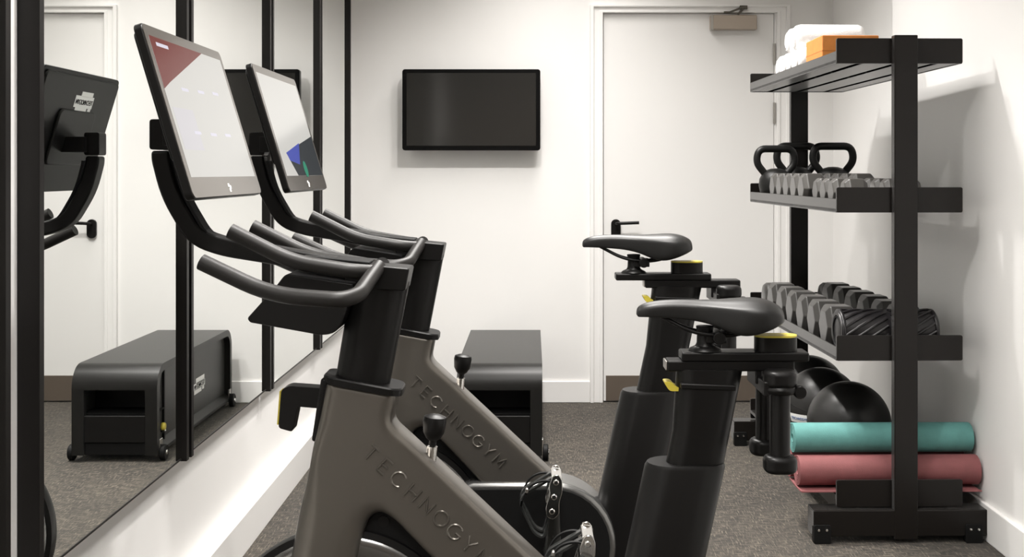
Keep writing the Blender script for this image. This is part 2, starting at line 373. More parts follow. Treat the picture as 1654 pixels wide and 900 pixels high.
FRAME_CACHE = []
def make_bike(name, label, loc, dz, slide, crank_deg, ui):
    t = thing(name, label, 'exercise bike', loc, 0, 'exercise bikes facing the mirrors')
    # --- frame
    outl = [(-.392, .806), (-.255, .781), (-.266, .722), (-.258, .708), (.12, .352), (.06, .22), (-.04, .30), (-.19, .462), (-.262, .536), (-.290, .548), (-.312, .530), (-.326, .490), (-.352, .36), (-.38, .06), (-.50, .06), (-.482, .36), (-.461, .470), (-.448, .542), (-.430, .604), (-.416, .683)]
    rad = [0, 0, .03, .03, .02, .02, .02, .05, .03, .03, .03, .03, .1, .01, .01, .05, .04, .04, .04, .04]
    if not FRAME_CACHE: FRAME_CACHE.append(pillow(fillet(outl, rad, 6), .047))
    fr = FRAME_CACHE[0].build('frame', M['frame'], t, angle=80)
    # letters embossed along the down tube, both sides
    d = Vector((.191, -.178)); step = d.length / 7; d.normalize(); nn = Vector((-d.y, d.x))
    for sgn in (-1, 1):
        def fn(u, v, sgn=sgn):
            u2 = u if sgn < 0 else 8 * step - u
            p = Vector((-.304, .663)) + d * u2 + nn * v; return (p.x, sgn * .0478, p.y)
        word('TECHNOGYM', step, .0285, .0024, fn, MB()).build('lettering', M['frame'], fr)
    # dark guard inside the notch, with a bolt
    g = MB().prism([(-.36, .40), (-.33, .50), (-.29, .56), (-.25, .54), (-.05, .35), (-.12, .30)], 'y', -.010, .010).build('wheel_guard', M['blackmatte'], t, bevel=.003)
    MB().lathe([(.001, -.0125), (.011, -.0125), (.011, -.009), (.001, -.009)], (-.284, 0, .520), 'y', 16).build('bolt', M['black'], g)
    # flywheel
    fw = MB().lathe([(.02, -.014), (.150, -.014), (.188, -.016), (.200, -.020), (.218, -.024), (.234, -.022), (.238, -.016), (.238, .016), (.234, .022), (.218, .024), (.200, .020), (.188, .016), (.150, .014), (.02, .014)], (-.366, 0, .258), 'y', 72).build('flywheel', M['fly'], t, angle=50)
    MB().lathe([(.188, -.0185), (.188, -.0145), (.03, -.0145), (.03, -.0185)], (-.366, 0, .258), 'y', 48).build('flywheel_disc', M['black'], fw)
    MB().lathe([(.235, -.0205), (.248, -.017), (.251, 0), (.248, .017), (.235, .0205), (.235, -.0205)], (-.366, 0, .258), 'y', 72, caps=False).build('flywheel_band', M['black'], fw, angle=60)
    # drive cover
    cp = []
    for i in range(19):
        a = math.radians(90 - 180 * i / 18); cp.append((.053 + .165 * math.cos(a), .24 + .165 * math.sin(a)))
    cp += [(-.16, .075), (-.215, .12), (-.225, .36), (-.19, .396), (-.155, .405)]
    cv = MB().prism(cp, 'y', -.062, .062).build('drive_cover', M['rim'], t, bevel=.014, seg=4)
    ci = []
    for i in range(19):
        a = math.radians(90 - 180 * i / 18); ci.append((.053 + .148 * math.cos(a), .24 + .148 * math.sin(a)))
    ci += [(-.155, .092), (-.195, .13), (-.20, .355), (-.17, .388)]
    MB().prism(ci, 'y', -.0635, -.060).prism(ci, 'y', .060, .0635).build('cover_face', M['blackmatte'], cv)
    # front collar + strip + lever
    def collar_ring(z0, g): return [(p[0], p[1], z0 - .185 * (p[0] + .39)) for p in rrect(-.394 - g, -.250 + g, -.047 - g, .047 + g, .020 + g)]
    MB().loft([collar_ring(.797, .0), collar_ring(.798, .004), collar_ring(.810, .005), collar_ring(.813, .003), collar_ring(.813, -.010)]).build('frame_collar', M['black'], t, angle=30)
    MB().prism([(-.403, .808), (-.388, .806), (-.409, .683), (-.422, .683)], 'y', -.040, .040).build('front_strip', M['black'], t, bevel=.006)
    lv = MB().prism(fillet([(-.398, .784), (-.470, .789), (-.484, .782), (-.490, .706), (-.462, .698), (-.452, .748), (-.404, .744)], .006, 3), 'y', -.020, .020).build('height_lever', M['black'], t, bevel=.005)
    MB().prism([(-.4855, .778), (-.4885, .778), (-.4935, .712), (-.4905, .712)], 'y', -.016, .016).build('lever_stripe', M['yellow'], lv)
    # handlebar post
    MB().loft([stadium(-.349, .70, .053, .040, -.18), stadium(-.3245, .807, .0535, .040, -.18), stadium(-.290, 1.0, .0565, .040, -.15)]).build('handlebar_post', M['black'], t, angle=30)
    hd = MB().prism(fillet([(-.362, 1.035), (-.229, 1.022), (-.238, .978), (-.352, .985)], .004, 2), 'y', -.046, .046).build('post_head', M['black'], t, bevel=.004)
    # handlebars
    for sgn in (-1, 1):
        MB().tube(smooth_path([(-.292, sgn * .03, 1.024), (-.308, sgn * .185, .985), (-.335, sgn * .215, .979), (-.462, sgn * .212, .988), (-.591, sgn * .200, 1.047)], .055, 6), .0150, n=18).build('outer_handlebar', M['grip'], t, angle=60)
        MB().tube(smooth_path([(-.300, sgn * .060, 1.016), (-.335, sgn * .083, 1.020), (-.450, sgn * .090, 1.039), (-.567, sgn * .090, 1.098)], .04, 6), .0148, n=18).build('inner_handlebar', M['grip'], t, angle=60)
    MB().box(-.44, -.31, -.045, .045, -.006, .006, Matrix.Translation((0, 0, .992)) @ Matrix.Rotation(.10, 4, 'Y') @ Matrix.Translation((0, 0, .006))).build('phone_tray', M['blackmatte'], t, bevel=.003)
    MB().prism(fillet([(-.462, 1.016), (-.482, .990), (-.536, .930), (-.531, .922), (-.392, .897), (-.366, .902), (-.352, .926), (-.332, .996)], [.01, 0, .008, .008, .02, .02, .02, 0], 4), 'y', -.085, .085).build('handlebar_shroud', M['black'], t, bevel=.006)
    # knob on the down tube
    kn = MB().lathe([(.004, .0), (.0075, .0), (.0075, .045), (.014, .05), (.021, .062), (.0235, .085), (.022, .093), (.012, .097), (.001, .098)], (0, 0, 0), 'z', 24, Matrix.Translation((-.192, 0, .632)) @ Matrix.Rotation(.10, 4, 'Y')).build('resistance_knob', M['black'], t, angle=45)
    MB().lathe([(.0105, .004), (.0105, .034), (.0078, .036), (.0078, .004)], (0, 0, 0), 'z', 20, Matrix.Translation((-.192, 0, .632)) @ Matrix.Rotation(.10, 4, 'Y')).build('knob_stem', M['chrome'], kn)
    # seat tube and post
    MB().loft([stadium(.185, .05, .080, .050), stadium(.220, .20, .080, .050), stadium(.312, .628, .080, .050), stadium(.3135, .636, .076, .047)]).build('seat_tube', M['black'], t, angle=30)
    e = dz * .23
    MB().loft([stadium(.290, .45, .0575, .036), stadium(.332, .634, .0575, .036), stadium(.345 + e * .6, .70 + dz * .6, .0575, .036), stadium(.361 + e, .822 + dz, .066, .036)]).build('seat_post', M['black'], t, angle=30)
    MB().prism([(.300 + e, .797 + dz), (.300 + e, .786 + dz), (.408 + e, .782 + dz), (.408 + e, .793 + dz)], 'y', -.0385, .0385).build('post_band', M['black'], t, bevel=.003)
    MB().prism(fillet([(.268 + e, .797 + dz), (.284 + e, .797 + dz), (.292 + e, .787 + dz), (.306 + e, .784 + dz), (.306 + e, .778 + dz), (.280 + e, .778 + dz)], .006, 3), 'y', -.018, .018).build('post_lever', M['yellow'], t, bevel=.003)
    rl = MB().box(.275 + e, .525 + e, -.026, .026, .818 + dz, .839 + dz).build('seat_rail', M['black'], t, bevel=.004)
    MB().box(.2715 + e, .2755 + e, -.022, .022, .820 + dz, .838 + dz).build('rail_end_cap', M['steel'], rl, bevel=.002)
    s = slide + e
    ca = MB().box(.303 + s, .553 + s, -.030, .030, .838 + dz, .856 + dz).build('seat_carriage', M['black'], t, bevel=.004)
    yb = MB().prism(rrect(.450 + s, .534 + s, -.024, .024, .023, 6), 'z', .856 + dz, .884 + dz).build('slide_knob', M['black'], t)
    MB().prism(rrect(.450 + s, .534 + s, -.024, .024, .023, 6), 'z', .884 + dz, .8875 + dz).build('knob_top', M['yellow'], yb)
    # saddle
    st = [(.216, .010, .937, .922, .02), (.222, .019, .946, .921, .3), (.250, .022, .955, .920, .4), (.300, .024, .957, .917, .4), (.335, .030, .956, .913, .45), (.368, .042, .956, .904, .55), (.396, .058, .957, .890, .7), (.425, .071, .959, .884, .8), (.455, .076, .960, .892, .85), (.482, .073, .955, .905, .9), (.498, .058, .946, .914, .9), (.504, .035, .938, .920, .9)]
    rings = []
    for x, w, zt, zb, k in st:
        ze = zt - .010 - .010 * k * (w / .076); x = x + s
        rings.append([(x, -w * .96, zb + dz), (x, -w, (zb + ze) / 2 + dz), (x, -w * .99, ze - .002 + dz), (x, -w * .93, ze + .004 + dz), (x, -w * .66, zt - .003 + dz), (x, -w * .25, zt + .001 + dz), (x, 0, zt - .002 * k + dz), (x, w * .25, zt + .001 + dz), (x, w * .66, zt - .003 + dz), (x, w * .93, ze + .004 + dz), (x, w * .99, ze - .002 + dz), (x, w, (zb + ze) / 2 + dz), (x, w * .96, zb + dz), (x, w * .5, zb + .012 + dz), (x, 0, zb + .014 + dz), (x, -w * .5, zb + .012 + dz)])
    sd = MB().loft(rings).build('saddle', M['saddle'], t, sub=2)
    sr = MB()
    for sgn in (-1, 1):
        sr.tube(smooth_path([(.262 + s, sgn * .008, .926 + dz), (.325 + s, sgn * .020, .893 + dz), (.400 + s, sgn * .022, .886 + dz), (.455 + s, sgn * .035, .905 + dz)], .03, 5), .0038, n=10)
    sr.build('saddle_rails', M['black'], sd)
    MB().lathe([(.034, .856), (.030, .861), (.019, .866), (.0165, .872), (.0155, .893), (.018, .905), (.001, .906)], (.352 + s, 0, dz), 'z', 24).lathe([(.0125, -.034), (.0125, .034)], (.376 + s, 0, .884 + dz), 'y', 18).box(.352 + s, .392 + s, -.022, .022, .873 + dz, .894 + dz).build('saddle_clamp', M['black'], t, bevel=.002)
    # weight holder behind the seat post
    hx, hz = .486 + e, .793 + dz
    hold = MB()
    hold.box(.452 + e, .464 + e, -.090, .090, hz - .012, hz + .016); hold.box(.448 + e, .462 + e, -.024, .024, hz, hz + .030)
    for sgn in (-1, 1):
        hold.tube([(hx + .025 * math.cos(math.radians(a)), sgn * .072 + .025 * math.sin(math.radians(a)), hz - .001) for a in range(0, 360, 20)], .0085, n=8, closed=True)
    hold.build('weight_holder', M['black'], t, bevel=.003)
    for sgn in (-1, 1):
        MB().lathe([(.004, -.010), (.011, -.010), (.013, -.006), (.013, .006), (.011, .010), (.004, .010)], (hx + .036, sgn * .072 - .01, hz - .004), 'y', 16).build('holder_knob', M['black'], t)
    # base: two cross bars with feet
    for x, w in ((-.44, .25), (.175, .25)):
        bb = MB().prism(rrect(x - .04, x + .04, .018, .075, .02), 'y', -w, w).build('base_bar', M['black'], t, bevel=.006)
        for sgn in (-1, 1):
            MB().lathe([(.024, 0), (.026, .004), (.022, .014), (.010, .018), (.010, .03)], (x, sgn * (w - .04), 0), 'z', 18).build('levelling_foot', M['blackmatte'], bb)
    MB().prism([(-.40, .06), (-.40, .11), (.15, .11), (.15, .06)], 'y', -.03, .03).build('base_beam', M['black'], t, bevel=.01)
    # cranks and pedals
    bbx, bbz, L = .053, .24, .172
    MB().lathe([(.018, -.105), (.018, .105)], (bbx, 0, bbz), 'y', 20).build('crank_axle', M['steel'], t)
    for sgn, a in ((-1, crank_deg), (1, crank_deg + 180)):
        ca_, sa_ = math.cos(math.radians(a)), math.sin(math.radians(a)); px, pz = bbx + L * ca_, bbz + L * sa_
        y0 = sgn * .095
        cr = MB().loft([[(bbx + (L * q) * ca_ - w * sa_ * c1, y0 + sgn * oy + .011 * c2, bbz + (L * q) * sa_ + w * ca_ * c1) for c1, c2 in ((-1, -.5), (-.6, -1), (.6, -1), (1, -.5), (1, .5), (.6, 1), (-.6, 1), (-1, .5))] for q, w, oy in ((-.10, .020, 0), (0, .026, 0), (.15, .020, .002), (.85, .014, .012), (1.0, .017, .014), (1.08, .012, .014))])
        cr.build('crank_arm', M['cover'], t, angle=60)
        yc = y0 + sgn * .072
        pd = MB()
        # body of the pedal: two side plates, spindle housing, and cage rails
        R = Matrix.Translation((px, yc, pz)) @ Matrix.Rotation(math.radians(-82), 4, 'Y')
        pd.tube([(0, -sgn * .055, 0), (0, .04 * sgn, 0)], .013, n=14, mtx=R)
        for yy in (-.040, .040):
            pd.box(-.046, .046, yy - .004, yy + .004, -.011, .011, R)
        for xx in (-.044, .044):
            pd.box(xx - .004, xx + .004, -.042, .042, -.013, .013, R)
        pd.box(-.03, -.012, -.036, .036, -.006, .008, R); pd.box(.012, .03, -.036, .036, -.006, .008, R)
        for ys in (-.0475, .0475):
            pd.prism(fillet([(-.056, -.006), (-.040, -.019), (-.012, -.015), (.014, -.019), (.044, -.015), (.056, -.004), (.052, .010), (.026, .016), (.004, .011), (-.030, .017), (-.052, .010)], .006, 3), 'y', ys - .004, ys + .004, R)
            for xx in (-.036, 0, .036): pd.lathe([(.001, -.007), (.006, -.007), (.008, -.003), (.008, .003), (.006, .007), (.001, .007)], (xx, ys, 0), 'y', 14, R)
        p_ = pd.build('pedal', M['chrome'], t, bevel=.002, seg=2)
        # toe cage: loops of strap in front of the pedal
        for yy in (-.026, .026):                            # moulded bands of the cage
            MB().prism(ribbon([(q.x, q.z) for q in smooth_path([(.040, 0, .010), (-.010, 0, .074), (-.034, 0, .080), (-.100, 0, .036), (-.110, 0, .010), (-.046, 0, .002)], .014, 5)], .006), 'y', yy - .009, yy + .009, R).build('toe_cage', M['cover'], p_, bevel=.001)
        sp = MB()
        sp.prism(ribbon([(q.x, q.z) for q in smooth_path([(.030, 0, -.012), (.036, 0, .030), (.016, 0, .064), (-.030, 0, .078), (-.058, 0, .074)], .03, 5)], .004), 'y', -.044, -.034, R)
        sp.prism(ribbon([(q.x, q.z) for q in smooth_path([(.030, 0, -.012), (.036, 0, .030), (.016, 0, .064), (-.030, 0, .078)], .03, 5)], .004), 'y', .034, .044, R)
        sp.box(-.036, -.022, -.044, .044, .075, .079, R)
        sp.build('pedal_strap', M['blackmatte'], p_)
        MB().box(-.002, .010, -.047, -.033, .064, .072, R).build('strap_buckle', M['steel'], p_, bevel=.003)
    # --- console
    ap = smooth_path([(-.722, 1.252, 0), (-.722, 1.235, 0), (-.704, 1.165, 0), (-.655, 1.082, 0), (-.60, 1.062, 0), (-.50, 1.046, 0), (-.330, 1.015, 0)], .04, 5)
    arm = MB().prism(ribbon([(p.x, p.y) for p in ap], .036), 'y', -.024, .024).build('console_arm', M['black'], t, bevel=.006)
    MB().prism(ribbon([(p.x + .026, p.y - .0) for p in ap[2:16]], .006), 'y', -.020, .020).build('cable_cover', M['blackmatte'], arm)
    MB().prism(fillet([(-.742, 1.314), (-.702, 1.314), (-.702, 1.254), (-.742, 1.254)], .006, 3), 'y', -.026, .026).box(-.71, -.648, -.045, .045, 1.262, 1.302).build('console_mount', M['black'], t, bevel=.004)
    # console frame: local u across (near -> far), v down the glass, w out of the glass
    O = Vector((-.6805, -.26, 1.4755)); U = Vector((0, 1, 0)); V = Vector((.0945, 0, -.313)).normalized(); W = V.cross(U) * -1
    if W.x < 0: W = -W
    H, Wd = .327, .52
    def S(u, v, w): return O + U * (u * Wd) + V * (v * H) + W * w
    mtx = Matrix(((U.x, V.x, W.x, O.x), (U.y, V.y, W.y, O.y), (U.z, V.z, W.z, O.z), (0, 0, 0, 1)))
    body = MB().prism(rrect(0, Wd, 0, H, .014), 'z', -.017, -.001, mtx).build('console_body', M['black'], t, bevel=.003)
    MB().prism(rrect(.012, Wd - .012, .010, H - .075, .014), 'z', -.024, -.016, mtx).prism(rrect(.14, Wd - .14, .10, H - .078, .02), 'z', -.032, -.023, mtx).build('back_shell', M['black'], body, bevel=.006)
    # badge on the back
    bw = MB()
    for u0, u1, v0, v1 in ((.258, .335, .048, .062), (.225, .348, .060, .092), (.238, .315, .090, .106), (.324, .344, .090, .100)):
        bw.box(u0, u1, v0, v1, -.0252, -.0235, mtx)
    bg = bw.build('badge', M['white'], body)
    def bf(u, v): return mtx @ Vector((.338 - u, .0765 - v, -.0256))
    word('TECHNOGYM', .0128, .012, .0011, bf, MB()).build('badge_lettering', M['blackmatte'], bg)
    gl = MB().prism(rrect(.002, Wd - .002, .002, H - .002, .013), 'z', -.0012, 0, mtx).build('console_glass', M['glass'], t)
    def patch(nm, poly, m, w, parent):
        n = len(poly); mb = MB(); lo = [mtx @ Vector((p[0], p[1], w - .0003)) for p in poly]; hi = [mtx @ Vector((p[0], p[1], w)) for p in poly]
        mb.add(lo + hi, [tuple(range(n))[::-1], tuple(range(n, 2 * n))] + [(i, (i + 1) % n, n + (i + 1) % n, n + i) for i in range(n)])
        return mb.build(nm, m, parent, flat=True)
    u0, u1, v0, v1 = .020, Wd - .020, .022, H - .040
    pg = patch('screen_glare', [(u0, v0), (u1, v0), (u1, v1), (u0, v1)], M['ui_glare'], .0004, t)  # pale wall reflection painted as a glow across the screen
    def disc(cx, cy, r): return [(cx + r * math.cos(2 * PI * i / 20), cy + r * math.sin(2 * PI * i / 20)) for i in range(20)]
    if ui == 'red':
        patch('colour_block', [(u0, v0), (u0 + .335, v0), (u0 + .045, v0 + .085), (u0, v0 + .10)], M['ui_red'], .0007, pg)  # red screen content, cut off where the painted reflection starts
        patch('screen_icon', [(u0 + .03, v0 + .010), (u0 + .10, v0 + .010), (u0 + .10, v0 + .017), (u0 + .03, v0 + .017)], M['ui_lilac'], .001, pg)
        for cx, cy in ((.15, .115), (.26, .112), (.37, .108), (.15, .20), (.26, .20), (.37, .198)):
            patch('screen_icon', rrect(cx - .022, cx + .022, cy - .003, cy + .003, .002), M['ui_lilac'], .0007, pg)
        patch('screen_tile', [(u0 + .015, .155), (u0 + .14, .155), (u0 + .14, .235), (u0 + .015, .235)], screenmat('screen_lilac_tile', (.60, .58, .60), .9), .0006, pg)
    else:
        patch('colour_block', [(u1, v0 + .15), (u1, v1), (u0 + .14, v1), (u0 + .07, v0 + .205)], M['ui_dark'], .0007, pg)  # dark screen content left clear of the painted reflection
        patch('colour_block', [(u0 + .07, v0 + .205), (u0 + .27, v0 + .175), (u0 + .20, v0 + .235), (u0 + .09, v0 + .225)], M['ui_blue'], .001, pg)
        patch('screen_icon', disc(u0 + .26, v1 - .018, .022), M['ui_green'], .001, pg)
    ic = MB()
    for a, b in ((.0, .0), (.010, .004), (.004, .010)):
        ic.box(Wd / 2 - .008 + a, Wd / 2 + .002 + a, H - .026 + b, H - .019 + b, 0, .0008, mtx)
    ic.build('home_mark', M['white'], t, flat=True)
    return t

NEAR_Y, FAR_Y = 2.334, 3.105
make_bike('exercise_bike', 'dark grey exercise bike with tall red cornered screen, nearer the camera, yellow capped low saddle', (-.010, NEAR_Y, 0), 0, 0, 247, 'red')
make_bike('exercise_bike', 'dark grey exercise bike with blue and dark screen corner, nearer the white back wall', (0, FAR_Y, 0), .088, -.105, 90, 'dark')

# dumbbells hanging behind the saddles
def hang_dumbbell(x, y, ztop, label):
    t = thing('hand_dumbbell', label, 'dumbbell', (x, y, ztop - .198), 0, 'dumbbells hung behind the bike saddles')
    MB().tube([(0, 0, .02), (0, 0, .172)], .0195, n=24).build('handle', M['black'], t)
    for z in (0, .164):
        MB().prism(rrect(-.032, .032, -.028, .028, .024, 7), 'z', z, z + .034).build('weight_head', M['black'], t, bevel=.011, seg=4)
    return t
for (bx, by, dz, which) in ((-.010, NEAR_Y, 0, 'nearer bike'), (0, FAR_Y, .088, 'farther bike')):
    e = dz * .23
    for sgn, side in ((-1, 'camera side'), (1, 'television side')):
        hang_dumbbell(bx + .486 + e, by + sgn * .072, .830 + dz, 'black rubber dumbbell hung upright behind the %s saddle, on its %s' % (which, side))

# ------------------------------------------------------------------ storage rack
TH = .0177; RC = Vector((1.192, 4.556, 0)); RL = .694
rack = thing('storage_rack', 'tall black metal storage rack with three shelves and a low tray beside the wall', 'rack', RC, TH)
def RW(lx, ly, z): return Matrix.Translation(RC) @ Matrix.Rotation(TH, 4, 'Z') @ Vector((lx, ly, z))
def to_l(X, Y):
    v = Matrix.Rotation(-TH, 4, 'Z') @ (Vector((X, Y, 0)) - RC); return v.x, v.y
for sgn in (-1, 1):
    y = sgn * (RL + .002)
    y0, y1 = (y - .030, y + .004) if sgn < 0 else (y - .004, y + .030)
    up = MB().box(-.026, .051, y0, y1, .012, 1.657).build('upright', M['rack'], rack, bevel=.003)
def shelf(z0, zf, railh, name, plates=True):
    sh = MB(); w = .208
    sh.box(-w, w, -RL, RL, zf - .012, zf)                    # deck
    sh.box(-w, -w + .006, -RL, RL, z0, z0 + railh); sh.box(w - .006, w, -RL, RL, z0, z0 + railh)
    o = sh.build(name, M['rack'], rack, bevel=.0015, seg=2)
    rb = MB()
    for x in (-.125, .0, .125): rb.box(x - .014, x + .014, -RL + .01, RL - .01, z0 + .006, zf - .012)
    rb.build('under_rail', M['rack'], o, bevel=.002)
    if name == 'top_shelf':
        bt = MB()
        for x in (-.125, 0.0):
            for q in range(5): bt.lathe([(.001, -.004), (.006, -.004), (.006, 0)], (x, -.55 + .22 * q, z0 + .006), 'z', 10)
        bt.build('shelf_bolt', M['steel'], o)
    for sgn in (-1, 1):
        y = sgn * RL
        MB().prism(rrect(-w, w, z0, z0 + .083, .006), 'y', y - .005, y + .005).build('end_plate', M['rack'], o, bevel=.001)
    return o
shelf(1.566, 1.580, .042, 'top_shelf')
shelf(1.077, 1.091, .045, 'middle_shelf')
shelf(.591, .605, .045, 'lower_shelf')
# tray and base
tr = MB().box(-.208, .208, -RL, RL, .136, .150).build('bottom_tray', M['rack'], rack, bevel=.002)
for sgn in (-1, 1):
    MB().prism(rrect(-.208, .208, .112, .200, .006), 'y', sgn * RL - .005, sgn * RL + .005).build('end_plate', M['rack'], tr, bevel=.001)
    y = sgn * RL
    b0, b1 = (y - .03, y + .05) if sgn < 0 else (y - .05, y + .03)
    bs = MB().box(-.290, .280, b0, b1, .022, .108).build('base_beam', M['rack'], rack, bevel=.004)
    for x in (-.262, .235):
        yy0, yy1 = (b0 - .006, b0 + .02) if sgn < 0 else (b0 - .006, b0 + .02)
        fb = MB().prism(rrect(x - .028, x + .028, 0.0, .062, .006), 'y', yy0, yy1).build('foot_bracket', M['blackmatte'], bs, bevel=.002)
        bt = MB()
        for dx in (-.013, .013): bt.lathe([(.001, -.0045), (.004, -.004), (.0055, 0), (.0055, .004)], (x + dx, yy0, .046), 'y', 12)
        bt.build('bracket_bolt', M['chrome'], fb)
for x in (-.15, .15):
    MB().box(x - .025, x + .025, -RL + .05, RL - .05, .06, .136).build('base_runner', M['rack'], rack, bevel=.004)

# hexagonal dumbbells -------------------------------------------------
def hexhead(mb, x0, x1, fl, ch):
    R = fl / 2 / math.cos(PI / 6)
    def ring(x, k): return [(x, k * R * math.cos(PI / 3 * i), k * R * math.sin(PI / 3 * i)) for i in range(6)]
    mb.loft([ring(x0, .72), ring(x0 + ch, 1), ring(x1 - ch, 1), ring(x1, .72)])
def hex_dumbbell(name, label, group, lx, ly, zf, fl, length, hl, m):
    p = RW(lx, ly, zf + fl / 2)
    t = thing(name, label, 'dumbbell', p, TH, group)
    for s_ in (-1, 1):
        a, b = (-length / 2, -length / 2 + hl) if s_ < 0 else (length / 2 - hl, length / 2)
        mb = MB(); hexhead(mb, a, b, fl, .016); mb.build('hex_head', m, t, bevel=.004, seg=2)
    MB().tube([(-length / 2 + hl - .01, 0, 0), (-length / 4 + hl / 3, 0, 0), (0, 0, 0), (length / 4 - hl / 3, 0, 0), (length / 2 - hl + .01, 0, 0)], [.013, .0165, .0175, .0165, .013], n=16).build('handle', M['chrome'], t)
    return t
ORD = ['nearest the camera end', 'second from the camera end', 'third from the camera end', 'fourth from the camera end']
for i, Y in enumerate((3.928, 4.040, 4.152, 4.264)):
    lx, ly = to_l(1.150, Y)
    hex_dumbbell('hex_dumbbell', 'small grey hex dumbbell on the middle rack shelf, ' + ORD[i], 'small hex dumbbells on the middle shelf', lx + (.012 if i == 0 else 0), ly, 1.0915, .0965, .255, .078, M['hex'])
ORD2 = ['just past the small ones', 'second past the small ones', 'middle one of its five', 'second from the kettlebells', 'beside the kettlebells']
for i, Y in enumerate((4.392, 4.524, 4.656, 4.788, 4.920)):
    lx, ly = to_l(1.135, Y)
    hex_dumbbell('hex_dumbbell', 'medium grey hex dumbbell on the middle rack shelf, ' + ORD2[i], 'medium hex dumbbells on the middle shelf', lx, ly, 1.0915, .1135, .27, .085, M['hex'])
ORD3 = ['directly behind the foam roller', 'second behind the foam roller', 'third behind the foam roller', 'fourth behind the foam roller', 'fifth behind the foam roller', 'sixth behind the foam roller']
for i, Y in enumerate((4.103, 4.266, 4.429, 4.592, 4.755, 4.918)):
    lx, ly = to_l(1.180 - .004 * i, Y)
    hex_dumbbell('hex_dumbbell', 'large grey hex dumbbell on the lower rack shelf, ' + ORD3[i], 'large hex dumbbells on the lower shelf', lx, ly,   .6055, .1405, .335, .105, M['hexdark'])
# the round headed one at the far end
lx, ly = to_l(1.165, 5.075)
t = thing('round_dumbbell', 'round headed dark dumbbell at the far end of the lower rack shelf', 'dumbbell', RW(lx, ly, .6055 + .064), TH)
for s_ in (-1, 1):
    a, b = (-.17, -.075) if s_ < 0 else (.075, .17)
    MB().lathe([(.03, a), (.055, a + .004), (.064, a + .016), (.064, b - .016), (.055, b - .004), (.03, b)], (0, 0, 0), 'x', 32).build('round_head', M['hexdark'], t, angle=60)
MB().tube([(-.085, 0, 0), (.085, 0, 0)], .016, n=16).build('handle', M['chrome'], t)

# kettlebells ---------------------------------------------------------
def kettlebell(X, Y, rot, label, k=1.0):
    t = thing('kettlebell', label, 'kettlebell', (X, Y, 1.0915), rot, 'black kettlebells on the middle shelf')
    prof = [(.001, 0), (.050, 0), (.056, .004), (.070, .030), (.077, .065), (.074, .095), (.060, .122), (.040, .136), (.020, .142), (.001, .143)]
    MB().lathe([(r * k, h * k) for r, h in prof], (0, 0, 0), 'z', 36).build('bell', M['kb'], t, angle=60)
    pts = smooth_path([(-.050, 0, .118), (-.092, 0, .170), (-.078, 0, .232), (.078, 0, .232), (.092, 0, .170), (.050, 0, .118)], .050, 6)
    MB().tube([tuple(q * k for q in p) for p in pts], .0165 * k, n=14).build('handle', M['kb'], t, angle=60)
kettlebell(1.047, 5.062, .05, 'black kettlebell at the outer front of the middle shelf, overlapping another handle', .94)
kettlebell(1.160, 5.165, .0, 'black kettlebell half hidden behind the upright and another kettlebell handle', 1.0)
kettlebell(1.293, 5.062, .0, 'black kettlebell standing alone nearer the wall with its handle open to view', .99)

# foam roller ---------------------------------------------------------
lx, ly = to_l(1.182, 3.945)
fr = thing('foam_roller', 'black grooved foam roller lying across the lower shelf end', 'foam roller', RW(lx, ly, .606 + .0725), TH)
R0 = .069
MB().lathe([(.052, -.163), (.064, -.163), (.0665, -.158), (.0665, .158), (.064, .163), (.052, .163), (.050, .160), (.050, -.160), (.052, -.163)], (0, 0, 0), 'x', 48, caps=False).build('tube', M['roller'], fr, angle=50)
MB().lathe([(.0495, -.1635), (.0495, .1635), (.044, .1632), (.044, -.1632), (.0495, -.1635)], (0, 0, 0), 'x', 40, caps=False).build('inner_core', M['blackmatte'], fr)
rg = MB()
for q in range(15):
    for half, dirn in ((-1, 1), (1, -1)):
        pts = []
        for i in range(9):
            x = (.150 - .142 * i / 8) * half; a = 2 * PI * q / 15 + dirn * half * (x - .07 * half) * 9
            pts.append((x, R0 * math.cos(a), R0 * math.sin(a)))
        rg.tube(pts, .0046, n=6)
rg.lathe([(R0, .160), (R0 + .003, .158), (R0 + .003, .150), (R0, .148)], (0, 0, 0), 'x', 48).lathe([(R0, -.160), (R0 + .003, -.158), (R0 + .003, -.150), (R0, -.148)], (0, 0, 0), 'x', 48)
rg.build('grip_ribs', M['roller'], fr, angle=60)

# medicine balls ------------------------------------------------------
def med_ball(X, Y, label, rot):
    t = thing('medicine_ball', label, 'ball', (X, Y, .1505), 0, 'black balls on the bottom tray')
    r = .149
    sh = MB().sphere((0, 0, r), r, 56, 32).build('shell', M['ball'], t, angle=80)
    R = Matrix.Translation((0, 0, r)) @ Matrix.Rotation(rot, 4, 'Z') @ Matrix.Rotation(.25, 4, 'X')
    MB().tube([(r * math.cos(2 * PI * i / 64), r * math.sin(2 * PI * i / 64), 0) for i in range(64)], .0012, n=6, closed=True, mtx=R).build('seam', M['blackmatte'], t)
    return t, r
med_ball(1.150, 4.275, 'black rubber ball right behind the rolled teal mat', .3)
b2, rr = med_ball(1.125, 4.580, 'black rubber ball with a white label, second behind the teal mat', 1.0)
med_ball(1.150, 4.885, 'black rubber ball mostly hidden behind two other balls on the tray', 2.0)
def on_ball(u, v, off=.0008):
    a = math.radians(-138) + u / rr; b = -.20 + v / rr
    return ((rr + off) * math.cos(b) * math.cos(a), (rr + off) * math.cos(b) * math.sin(a), rr + (rr + off) * math.sin(b))
lb = MB(); nu, nv = 10, 5; vs = []; fs = []
for j in range(nv + 1):
    for i in range(nu + 1): vs.append(on_ball(-.045 + .09 * i / nu, -.017 + .034 * j / nv))
for j in range(nv):
    for i in range(nu): a = j * (nu + 1) + i; fs.append((a, a + 1, a + nu + 2, a + nu + 1))
lbo = lb.add(vs, fs).build('ball_label', M['white'], b2)
